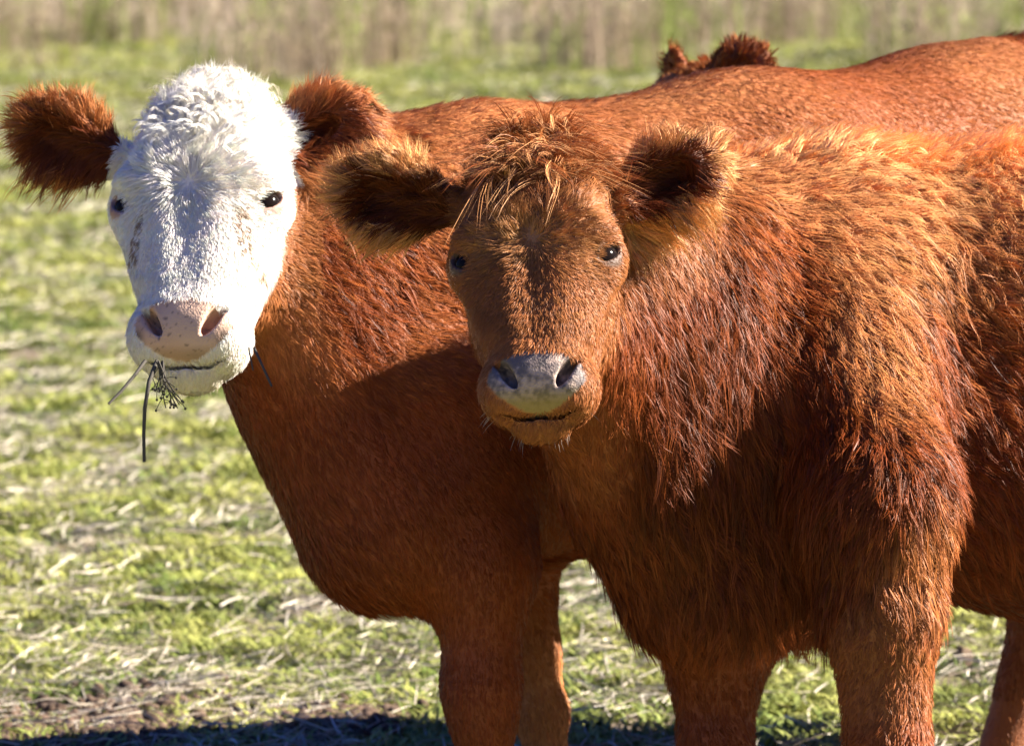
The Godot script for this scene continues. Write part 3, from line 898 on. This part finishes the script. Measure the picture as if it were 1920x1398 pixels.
func build_cow(called: String, c: Cow, results: Array, hide: Material, fur: Material) -> Node3D:
	var root := Node3D.new()
	root.name = called
	add_child(root)
	node_mesh("body", hide_mesh([results[0][0], results[1][0], results[2][0]]), hide, root)
	for k in 3:
		var o := node_mesh(["muzzle_hair", "head_hair", "body_hair"][k], (results[k][1] as Hairs).mesh(), fur, root)
		o.set_meta("kind", "stuff")
	# eyes: a dark glossy ball behind the lids, lashes on the upper lid
	var ball := SphereMesh.new()
	ball.radius = 1.0; ball.height = 2.0; ball.radial_segments = 32; ball.rings = 20
	var eye_m := mat(0.12, false, lin(0.008, 0.005, 0.004))
	eye_m.metallic_specular = 0.22
	var lash_m := mat(0.6)
	var rng := RandomNumberGenerator.new()
	rng.seed = 77
	for e: Array in c.eyes:
		var o := node_mesh("eye", ball, eye_m, root)
		o.position = e[0]
		o.scale = Vector3.ONE * (e[3] as float)
		if c.far:
			continue
		var lh := Hairs.new()
		var up: Vector3 = (e[1] as Vector3).cross(e[2])
		if up.y < 0.0: up = -up
		for k in 46:
			var u := rng.randf() * 2.0 - 1.0
			var dir: Vector3 = ((e[1] as Vector3) * 0.95 + (e[2] as Vector3) * u * 0.68 + up * (0.47 - 0.22 * u * u)).normalized()
			var p: Vector3 = e[0] + dir * (e[3] as float) * 1.06
			var out: Vector3 = (dir + (e[2] as Vector3) * u * 0.3 + Vector3(rng.randf() - 0.5, rng.randf() - 0.5, rng.randf() - 0.5) * 0.2).normalized()
			var ln := 0.011 + rng.randf() * 0.009
			var lc := Color(0.75, 0.70, 0.62) if c.white else Color(0.13, 0.07, 0.04)
			lh.add(p, p + out * ln * 0.5, p + out * ln * 0.75 + up * ln * 0.25, 0.0004, e[1], lc, 2)
		node_mesh("eyelashes", lh.mesh(), lash_m, root).set_meta("kind", "stuff")
	if not c.far:
		# bristles on lips and chin
		var wh := Hairs.new()
		for k in 46:
			var x := (rng.randf() - 0.5) * 0.15
			var low := rng.randf() < 0.6
			var q := Vector3(x, -0.262 + rng.randf() * 0.012, -0.035 + rng.randf() * 0.025) if low else Vector3(signf(x) * (0.066 + rng.randf() * 0.012), -0.24 + rng.randf() * 0.05, -0.01 + rng.randf() * 0.03)
			if low: q.x *= 0.6
			var dl := Vector3(q.x * 6.0, -1.0, 0.25 + rng.randf() * 0.4) if low else Vector3(signf(x) * 0.9, -0.7, 0.3)
			var p: Vector3 = c.head * q
			var d := (c.head.basis * (dl + Vector3(rng.randf() - 0.5, rng.randf() - 0.5, rng.randf() - 0.5) * 0.6)).normalized()
			var ln := 0.010 + rng.randf() * 0.016
			wh.add(p, p + d * ln * 0.5, p + d * ln + Vector3(0, -0.25 * ln, 0), 0.0003, Vector3.BACK, Color(0.42, 0.33, 0.26), 2)
		node_mesh("whiskers", wh.mesh(), mat(0.5), root).set_meta("kind", "stuff")
		build_locks(c, root, fur)
	return root

# where a ray in the head's own axes meets the skin
func on_skin(c: Cow, from: Vector3, dir: Vector3) -> Vector3:
	var adds := c.prims.filter(func(p): return not p.digs)
	var p: Vector3 = c.head * from
	var d := (c.head.basis * dir).normalized()
	for k in 40:
		var f := field(adds, [], p)
		p += d * f * 0.8
		if f < 0.0006:
			break
	return p

# long locks on the crown: a parted forelock on the red cow, curls on the white face
func build_locks(c: Cow, root: Node3D, fur: Material) -> void:
	var H := Hairs.new()
	var rng := RandomNumberGenerator.new()
	rng.seed = 31 + int(c.white)
	var hb := c.head.basis.orthonormalized()
	for k in (150 if c.white else 270):
		var x := rng.randfn(0.0, 0.032)
		var y := 0.105 + rng.randf() * 0.085
		if c.white: y = 0.07 + rng.randf() * 0.125; x = rng.randfn(0.0, 0.036)
		x = clampf(x, -0.085, 0.085)
		var p := on_skin(c, Vector3(x, y, 0.22), Vector3(0, 0, -1)) if y < 0.15 else on_skin(c, Vector3(x * 0.9, 0.33, 0.0 + (0.19 - y) * 1.8), Vector3(0, -1, -0.35))
		var n := (p - c.head * Vector3(0, 0.05, -0.05)).normalized()
		var tone := 0.7 + 0.6 * rng.randf()
		if c.white:
			var a := (hb * Vector3(x * 10.0 + rng.randfn(0, 0.7), 0.5 + rng.randfn(0, 0.7) , 0.1)).normalized()
			a = (a - n * a.dot(n)).normalized()
			var side := a.cross(n)
			var rad := 0.005 + rng.randf() * 0.009
			var turns := 0.5 + rng.randf() * 0.55 * clampf(y * 12.0, 0.3, 1.3)
			var ln := 0.024 + rng.randf() * 0.034
			var cream := Color(0.80, 0.765, 0.69).lerp(Color(0.66, 0.55, 0.40), rng.randf() * clampf((y - 0.08) * 8.0, 0.0, 0.8))
			for j in 9:
				var o := (side * rng.randfn(0, 1) + n * rng.randfn(0, 0.5)) * 0.0022
				var pts := PackedVector3Array()
				var ph := rng.randfn(0.0, 0.25)
				for i in 9:
					var t := i / 8.0
					var an := t * turns * TAU + ph
					pts.append(p + o * (1.0 - 0.5 * t) + a * (ln * t) + n * (0.004 + rad * (1.0 - cos(an))) + side * (rad * sin(an)))
				H.path(pts, 0.00055, n, cream * (0.88 + 0.24 * rng.randf()))
		else:
			var sx := x * 20.0 + rng.randfn(0.0, 1.0)
			var out := (hb * Vector3(sx * 0.8, 0.5 + rng.randfn(0.0, 0.5), 0.45)).normalized()
			var ln := 0.05 + rng.randf() * 0.065
			var col := Color(0.22, 0.055, 0.012).lerp(Color(0.74, 0.38, 0.16), pow(rng.randf(), 2.0))
			var side := out.cross(n).normalized()
			var ph := rng.randf() * TAU
			var amp := 0.004 + rng.randf() * 0.009
			var fall := (hb * Vector3(sx * 0.5, -0.9, 0.35)).normalized() * (0.35 + rng.randf() * 0.75)
			for j in 7:
				var o := Vector3(rng.randfn(), rng.randfn(), rng.randfn()) * 0.0032
				var l2 := ln * (0.7 + 0.5 * rng.randf())
				var q := PackedVector3Array()
				var wob := rng.randfn(0.0, 0.35)
				for i in 8:
					var u := i / 7.0
					q.append(p + o * (1.0 - 0.5 * u) + out * (l2 * u * 0.8) + fall * (l2 * u * u) + n * (0.014 * sin(u * 2.6)) + side * (amp * u * sin(ph + wob + u * 4.5)))
				H.path(q, 0.0006, (n + Vector3(rng.randfn(), rng.randfn(), rng.randfn()) * 0.4).normalized(), col * (tone * (0.8 + 0.4 * rng.randf())))
	node_mesh("forelock", H.mesh(), fur, root).set_meta("kind", "stuff")

# ---------------------------------------------------------------- pasture
func scatter(called: String, m: Mesh, material: Material, places: Array, tints: Array) -> MultiMeshInstance3D:
	var mm := MultiMesh.new()
	mm.transform_format = MultiMesh.TRANSFORM_3D
	mm.use_colors = true
	mm.mesh = m
	mm.instance_count = places.size()
	for i in places.size():
		mm.set_instance_transform(i, places[i])
		mm.set_instance_color(i, tints[i])
	var o := MultiMeshInstance3D.new()
	o.name = called
	o.multimesh = mm
	o.material_override = material
	o.set_meta("kind", "stuff")
	add_child(o, true)
	return o

func ground_y(x: float, z: float, noise: FastNoiseLite) -> float:
	return noise.get_noise_2d(x * 14.0, z * 14.0) * 0.035 * smoothstep(8.6, 12.0, -z) + noise.get_noise_2d(x * 1.3, z * 1.3) * 0.10 * smoothstep(14.0, 30.0, -z)

func build_ground(noise: FastNoiseLite) -> void:
	var st := SurfaceTool.new()
	st.begin(Mesh.PRIMITIVE_TRIANGLES)
	var zs := []
	var z := 12.0
	while z > -400.0:
		zs.append(z)
		z -= 0.12 if z < -6.0 and z > -24.0 else (0.8 if z > -70.0 else 14.0)
	var cols := 140
	for j in zs.size():
		var w: float = 6.0 + absf(zs[j]) * 0.9
		for i in cols + 1:
			var u := (float(i) / cols) * 2.0 - 1.0
			var x := signf(u) * pow(absf(u), 2.0) * w
			var t := noise.get_noise_2d(x * 9.0, zs[j] * 9.0)
			var t2 := noise.get_noise_2d(x * 55.0 + 90.0, zs[j] * 55.0)
			var soil := Color(0.07, 0.048, 0.032).lerp(Color(0.22, 0.17, 0.12), clampf(0.5 + t2 * 1.3, 0.0, 1.0))
			var moss := Color(0.20, 0.22, 0.045)
			st.set_color(soil.lerp(moss, clampf(0.45 + t * 1.6, 0.0, 1.0)))
			st.add_vertex(Vector3(x, ground_y(x, zs[j], noise), zs[j]))
	for j in zs.size() - 1:
		for i in cols:
			var a := j * (cols + 1) + i
			var b := a + cols + 1
			for k in [a, b, a + 1, a + 1, b, b + 1]:
				st.add_index(k)
	st.generate_normals()
	var m := mat(0.95)
	var o := node_mesh("ground", st.commit(), m, self)
	o.set_meta("kind", "structure")
	o.set_meta("label", "mossy green and brown pasture ground under the cattle")

func leaf_clump(rng: RandomNumberGenerator, count: int, spread: float, tall: float, w: float) -> ArrayMesh:
	var h := Hairs.new()
	for k in count:
		var a := rng.randf() * TAU
		var r := sqrt(rng.randf()) * spread
		var p := Vector3(cos(a) * r, -0.004, sin(a) * r)
		var a2 := rng.randf() * TAU
		var out := Vector3(cos(a2), 0, sin(a2))
		var t := tall * (0.4 + 0.6 * rng.randf())
		var tone := 0.7 + 0.6 * rng.randf()
		h.add(p, p + Vector3(0, t * 0.75, 0) + out * t * 0.3, p + Vector3(0, t * (0.5 + rng.randf() * 0.5), 0) + out * t * 1.1, w * (0.6 + 0.8 * rng.randf()), (Vector3.UP + out * -0.6).normalized(), Color(tone, tone, tone), 3)
	return h.mesh()

func straw_mesh(rng: RandomNumberGenerator, ln: float, w: float) -> ArrayMesh:
	var h := Hairs.new()
	var bend := (rng.randf() - 0.5) * ln * 0.25
	var p0 := Vector3(-ln / 2, 0.003, 0)
	var p1 := Vector3(0, 0.006 + rng.randf() * 0.014, bend)
	var p2 := Vector3(ln / 2, 0.004 + rng.randf() * 0.03, 0)
	h.add(p0, p1, p2, w, Vector3.UP, Color.WHITE, 4)
	h.add(p0, p1, p2, w, Vector3(0, 0.3, 1), Color(0.9, 0.9, 0.9), 4)
	return h.mesh()

func stalk_clump(rng: RandomNumberGenerator, count: int) -> ArrayMesh:
	var h := Hairs.new()
	for k in count:
		var a := rng.randf() * TAU
		var r := sqrt(rng.randf()) * 0.22
		var p := Vector3(cos(a) * r, -0.01, sin(a) * r)
		var t := 0.45 + rng.randf() * 0.75
		var lean := Vector3(rng.randf() - 0.5, 0, rng.randf() - 0.5) * 0.35
		var tone := 0.65 + 0.6 * rng.randf()
		var f := Vector3(rng.randf() - 0.5, 0, rng.randf() - 0.5).normalized()
		h.add(p, p + Vector3(0, t * 0.5, 0) + lean * t * 0.2, p + Vector3(0, t, 0) + lean * t, 0.006, f, Color(tone, tone, tone), 3)
		for j in 4:
			var q := p + Vector3(0, t * (0.35 + rng.randf() * 0.6), 0) + lean * t * 0.5
			var o := Vector3(rng.randf() - 0.5, 0.25 + rng.randf() * 0.4, rng.randf() - 0.5) * 0.28
			h.add(q, q + o * 0.5, q + o + Vector3(0, -0.04, 0), 0.006, Vector3(f.z, 0.2, -f.x), Color(tone, tone, tone) * 0.9, 2)
	return h.mesh()

func build_field(noise: FastNoiseLite) -> void:
	var rng := RandomNumberGenerator.new()
	rng.seed = 5
	var leaf := mat(0.7)
	leaf.backlight_enabled = true
	leaf.backlight = Color(0.55, 0.55, 0.55)
	var dry := mat(0.75)
	var reed := mat(0.8)
	reed.backlight_enabled = true
	reed.backlight = Color(0.7, 0.7, 0.7)
	# low green plants, thick near the camera, larger and thinner far off
	for kind in 4:
		var m := leaf_clump(rng, 44, 0.075, 0.022 + 0.010 * kind, 0.0048 - 0.0006 * kind)
		var places := []
		var tints := []
		for k in 19000:
			var f := pow(rng.randf(), 1.25)
			var d := lerpf(8.0, 50.0, f)
			var x := (rng.randf() * 2.0 - 1.0) * (d * 0.15 + 0.9)
			var patch := noise.get_noise_2d(x * 16.0, -d * 10.0) + 0.6 * noise.get_noise_2d(x * 60.0 + 40.0, -d * 40.0)
			if patch < -0.05 + rng.randf() * 0.36 - 0.18 and rng.randf() > 0.13:
				continue
			var s := (0.55 + 0.7 * rng.randf()) * lerpf(1.0, 2.4, f)
			places.append(Transform3D(Basis(Vector3.UP, rng.randf() * TAU).scaled(Vector3.ONE * s), Vector3(x, ground_y(x, -d, noise), -d)))
			var c := Color(0.115, 0.155, 0.030).lerp(Color(0.33, 0.33, 0.085), clampf(0.4 + patch + rng.randf() * 0.8 - 0.4, 0.0, 1.0))
			tints.append(c * (0.7 + 0.6 * rng.randf()))
		var o := scatter("grass", m, leaf, places, tints)
		o.set_meta("label", ["short green ground cover growing in the pasture", "low yellowish green plants in the pasture", "small leafy green plants in the pasture", "slightly taller green blades in the pasture"][kind])
	# grazed-off dry stems lying about
	for kind in 6:
		var m := straw_mesh(rng, 0.034 + 0.016 * kind, 0.0008 + 0.0005 * (kind % 3))
		var places := []
		var tints := []
		for k in 40000:
			var f := pow(rng.randf(), 1.3)
			var d := lerpf(8.0, 50.0, f)
			var x := (rng.randf() * 2.0 - 1.0) * (d * 0.15 + 0.9)
			var patch := noise.get_noise_2d(x * 14.0 + 300.0, -d * 9.0 + 70.0) + 0.5 * noise.get_noise_2d(x * 45.0 + 300.0, -d * 30.0 + 70.0)
			if patch < -0.35 + rng.randf() * 0.7 and rng.randf() > 0.15:
				continue
			var s := (0.5 + 0.8 * rng.randf()) * lerpf(1.0, 2.0, f)
			var b := Basis(Vector3.UP, rng.randf() * TAU) * Basis(Vector3.BACK, rng.randfn(0.0, 0.15))
			places.append(Transform3D(b.scaled(Vector3.ONE * s), Vector3(x, ground_y(x, -d, noise) + rng.randf() * 0.035, -d)))
			var c := Color(0.72, 0.66, 0.56).lerp(Color(0.22, 0.17, 0.13), pow(rng.randf(), 1.3))
			tints.append(c * (0.65 + 0.6 * rng.randf()))
		var o := scatter("straw", m, dry, places, tints)
		o.set_meta("label", "pale dry stems strewn over the pasture")
	# bare trampled soil with clods, by the lower corner of the view
	var lump := SphereMesh.new()
	lump.radius = 0.016; lump.height = 0.026; lump.radial_segments = 7; lump.rings = 4
	var sp := []
	var stint := []
	for k in 2600:
		var spot := k % 3
		var mid: Vector3 = [Vector3(-0.7468, 0.0431, -9.1802), Vector3(-0.8973, 0.0284, -8.9977), Vector3(-0.3366, 0.0483, -9.1808)][spot]
		var wide: Vector3 = [Vector3(0.24, 0, 0.30), Vector3(0.22, 0, 0.2), Vector3(0.1, 0, 0.12)][spot]
		var at := Vector3(mid.x + rng.randfn() * wide.x * 0.6, 0, mid.z + rng.randfn() * wide.z * 0.6)
		at.y = ground_y(at.x, at.z, noise) + rng.randf() * 0.022
		sp.append(Transform3D(Basis.from_euler(Vector3(rng.randf(), rng.randf(), rng.randf()) * TAU).scaled(Vector3.ONE * (0.3 + rng.randf() * 0.9)), at))
		stint.append(Color(0.075, 0.048, 0.033) * (0.6 + 0.9 * rng.randf()))
	scatter("dirt", lump, mat(0.95), sp, stint).set_meta("label", "dark crumbly soil patches in the grass")
	# standing dry weeds along the far side
	for kind in 4:
		var m := stalk_clump(rng, 14)
		var places := []
		var tints := []
		for k in 2800:
			var d := 34.0 + pow(rng.randf(), 1.3) * 70.0
			var x := (rng.randf() * 2.0 - 1.0) * (d * 0.17 + 2.0)
			var patch := noise.get_noise_2d(x * 3.0 + 500.0, -d * 1.0) + 0.4 * noise.get_noise_2d(x * 11.0, -d * 3.0)
			if d < 46.0 and patch < 0.15 + rng.randf() * 0.25:
				continue
			if patch < -0.25 + rng.randf() * 0.2:
				continue
			var s := 0.4 + 0.7 * rng.randf()
			places.append(Transform3D(Basis(Vector3.UP, rng.randf() * TAU).scaled(Vector3.ONE * s), Vector3(x, ground_y(x, -d, noise), -d)))
			var c := Color(0.72, 0.61, 0.52).lerp(Color(0.38, 0.28, 0.20), clampf(rng.randf() * 0.9 + patch * 0.6, 0.0, 1.0))
			if d < 52.0: c = c.lerp(Color(0.15, 0.105, 0.06), 0.25 + 0.5 * rng.randf())
			if rng.randf() < 0.22: c = Color(0.22, 0.27, 0.06)
			tints.append(c * (0.8 + 0.4 * rng.randf()))
		var o := scatter("dry_weeds", m, reed, places, tints)
		o.set_meta("label", "tall dry brown weeds standing along the far side of the pasture")

# a round stem along points
func stem(called: String, pts: Array, r: float, col: Color, label: String, parent: Node = self) -> MeshInstance3D:
	var st := SurfaceTool.new()
	st.begin(Mesh.PRIMITIVE_TRIANGLES)
	var sides := 7
	for k in pts.size():
		var d: Vector3 = ((pts[mini(k + 1, pts.size() - 1)] as Vector3) - (pts[maxi(k - 1, 0)] as Vector3)).normalized()
		var x := d.cross(Vector3(0.2, 0.1, 1)).normalized()
		var y := d.cross(x)
		for j in sides:
			var a := TAU * j / sides
			var o := x * cos(a) + y * sin(a)
			st.set_normal(o)
			st.add_vertex((pts[k] as Vector3) + o * r * (1.0 - 0.35 * float(k) / pts.size()))
	for k in pts.size() - 1:
		for j in sides:
			var a := k * sides + j
			var b := k * sides + (j + 1) % sides
			for i in [a, a + sides, b, b, a + sides, b + sides]:
				st.add_index(i)
	var o := node_mesh(called, st.commit(), mat(0.8, false, col), parent)
	if label:
		tag(o, label, "stem", "stems hanging from the white-faced cow's mouth")
	return o

# ---------------------------------------------------------------- scene
func _ready() -> void:
	var cam := Camera3D.new()
	cam.name = "camera"
	add_child(cam)
	cam.position = CAM_AT
	cam.rotation_degrees = Vector3(-6, 0, 0)
	var lens := CameraAttributesPhysical.new()
	lens.frustum_focal_length = 24.0 / (2.0 * tan(deg_to_rad(4.52)))
	lens.frustum_focus_distance = FOCUS
	lens.exposure_aperture = 7.5
	lens.frustum_near = 0.1
	lens.frustum_far = 900.0
	cam.attributes = lens
	cam.current = true

	var env := Environment.new()
	env.background_mode = Environment.BG_SKY
	env.tonemap_mode = Environment.TONE_MAPPER_LINEAR
	env.tonemap_exposure = 4.9
	env.sdfgi_enabled = true; env.ssao_enabled = true; env.ssil_enabled = true
	var sky := ProceduralSkyMaterial.new()
	sky.sky_top_color = Color(0.15, 0.38, 0.90)
	sky.sky_horizon_color = Color(0.50, 0.69, 0.96)
	sky.sky_curve = 0.2
	sky.sky_energy_multiplier = 0.41
	sky.ground_bottom_color = Color(0.25, 0.26, 0.16)
	sky.ground_horizon_color = Color(0.5, 0.5, 0.42)
	env.sky = Sky.new()
	env.sky.sky_material = sky
	var we := WorldEnvironment.new()
	we.name = "daylight"
	we.environment = env
	add_child(we)

	var sun := DirectionalLight3D.new()
	sun.name = "sun"
	add_child(sun)
	sun.look_at_from_position(Vector3.ZERO, -SUN_TOWARDS)
	sun.light_energy = 1.6
	sun.light_color = Color(1.0, 0.965, 0.905)
	sun.light_angular_distance = 0.5
	sun.shadow_enabled = true

	var noise := FastNoiseLite.new()
	noise.seed = 3
	noise.noise_type = FastNoiseLite.TYPE_SIMPLEX_SMOOTH
	noise.frequency = 0.1
	noise.fractal_octaves = 2
	build_ground(noise)
	build_field(noise)

	# the cattle are shaped in parallel, part by part
	var cows := [red_cow(), white_cow(), far_cow()]
	var threads := []
	var order := [[0, 1], [1, 1], [0, 0], [1, 0], [0, 2], [1, 2], [2, 0], [2, 1], [2, 2]]
	for o in order:
		var t := Thread.new()
		t.start(work.bind(cows[o[0]], o[1], noise))
		threads.append(t)
	var res := [[null, null, null], [null, null, null], [null, null, null]]
	for k in order.size():
		res[order[k][0]][order[k][1]] = (threads[k] as Thread).wait_to_finish()
	var hide := mat(0.6)
	var cells := FastNoiseLite.new()
	cells.noise_type = FastNoiseLite.TYPE_CELLULAR
	cells.frequency = 0.06
	cells.seed = 4
	var pebble := NoiseTexture2D.new()
	pebble.width = 512; pebble.height = 512; pebble.seamless = true; pebble.noise = cells
	hide.heightmap_enabled = true
	hide.heightmap_texture = pebble
	hide.heightmap_scale = 0.12
	hide.uv1_triplanar = true
	hide.uv1_world_triplanar = true
	hide.uv1_scale = Vector3.ONE * 9.0
	hide.metallic_specular = 0.4
	var fur := mat(0.48)
	fur.metallic_specular = 0.26
	fur.backlight_enabled = true
	fur.backlight = Color(0.45, 0.45, 0.45)
	var a := build_cow("cow", cows[0], res[0], hide, fur)
	tag(a, "shaggy red-brown cow with brown face, in front of the others", "cow", "cattle in the pasture")
	var b := build_cow("cow_001", cows[1], res[1], hide, fur)
	tag(b, "red-brown cow with white face and stems hanging from its mouth", "cow", "cattle in the pasture")
	var d := build_cow("cow_002", cows[2], res[2], hide, fur)
	tag(d, "blurred red-brown cow showing only its ears behind the white-faced cow's back", "cow", "cattle in the pasture")
	var wood := lin(0.07, 0.062, 0.052)
	stem("dry_stem", [Vector3(-0.5447, 0.9564, -6.9636), Vector3(-0.5605, 0.9349, -6.9412), Vector3(-0.5786, 0.9140, -6.9289), Vector3(-0.5959, 0.8971, -6.9171)], 0.0028, wood, "dark stem sticking out slantwise beside the hanging sprig at the white-faced cow's mouth")
	stem("dry_stem_001", [Vector3(-0.5265, 0.9574, -6.9536), Vector3(-0.5368, 0.9289, -6.9305), Vector3(-0.5431, 0.8897, -6.9264), Vector3(-0.5447, 0.8505, -6.9223), Vector3(-0.5439, 0.8105, -6.9181)], 0.0034, wood, "longest dark stem hanging straight down from the white-faced cow's mouth")
	stem("dry_stem_002", [Vector3(-0.3922, 0.9733, -6.9854), Vector3(-0.3879, 0.9580, -6.9637), Vector3(-0.3847, 0.9422, -6.9621)], 0.0014, wood, "short thin stem at the chin on the cheek side away from the sprig")
	stem("dry_stem_003", [Vector3(-0.3843, 0.9733, -6.9854), Vector3(-0.3721, 0.9517, -6.9631), Vector3(-0.3565, 0.9197, -6.9496)], 0.0022, wood, "slanting grey stem hanging past the chin over the brown neck")
	var clod := SphereMesh.new()
	clod.radius = 0.5; clod.height = 1.0; clod.radial_segments = 18; clod.rings = 10
	var ca := clod.get_mesh_arrays()
	var cv: PackedVector3Array = ca[Mesh.ARRAY_VERTEX]
	for k in cv.size():
		cv[k] *= 0.85 + 0.5 * noise.get_noise_3dv(cv[k] * 22.0)
	var cst := SurfaceTool.new()
	ca[Mesh.ARRAY_VERTEX] = cv
	cst.create_from_arrays(ca)
	cst.generate_normals()
	var cl := node_mesh("dirt_clod", cst.commit(), mat(0.95, false, lin(0.10, 0.068, 0.045)), self)
	cl.position = Vector3(0.9568, 0.0050, -9.8801)
	cl.position.y = ground_y(cl.position.x, cl.position.z, noise) + 0.018
	cl.scale = Vector3(0.05, 0.07, 0.05)
	tag(cl, "small dark clod standing in the grass between the front cow's leg and the hind leg", "clod")
	var sprig := Node3D.new()
	sprig.name = "weed_sprig"
	add_child(sprig)
	sprig.position = Vector3(-0.5226, 0.9553, -6.9433)
	tag(sprig, "tangled dark weed sprig with tiny seed heads hanging from the white-faced cow's mouth", "weed", "stems hanging from the white-faced cow's mouth")
	var rs := RandomNumberGenerator.new()
	rs.seed = 12
	for k in 9:
		var u := 0.00079
		var end := Vector3(rs.randf_range(-12, 42), rs.randf_range(-105, -45), rs.randf_range(-15, 15)) * u
		var midp := end * 0.5 + Vector3(rs.randf_range(-14, 14), 0, rs.randf_range(-10, 10)) * u
		var st := stem("stalk", [Vector3(rs.randf_range(-8, 8), 4, 0) * u, midp, end], 0.0011, wood, "", sprig)
		for j in 3:
			var q := midp.lerp(end, rs.randf())
			var e2 := q + Vector3(rs.randf_range(-18, 22), rs.randf_range(-26, 4), rs.randf_range(-8, 8)) * u
			stem("twig", [q, q.lerp(e2, 0.5) + Vector3(0, 0.002, 0), e2], 0.0007, wood, "", st)
			var bud := SphereMesh.new()
			bud.radius = 0.0019; bud.height = 0.0042; bud.radial_segments = 8; bud.rings = 5
			node_mesh("seed_head", bud, mat(0.8, false, wood), st).position = e2
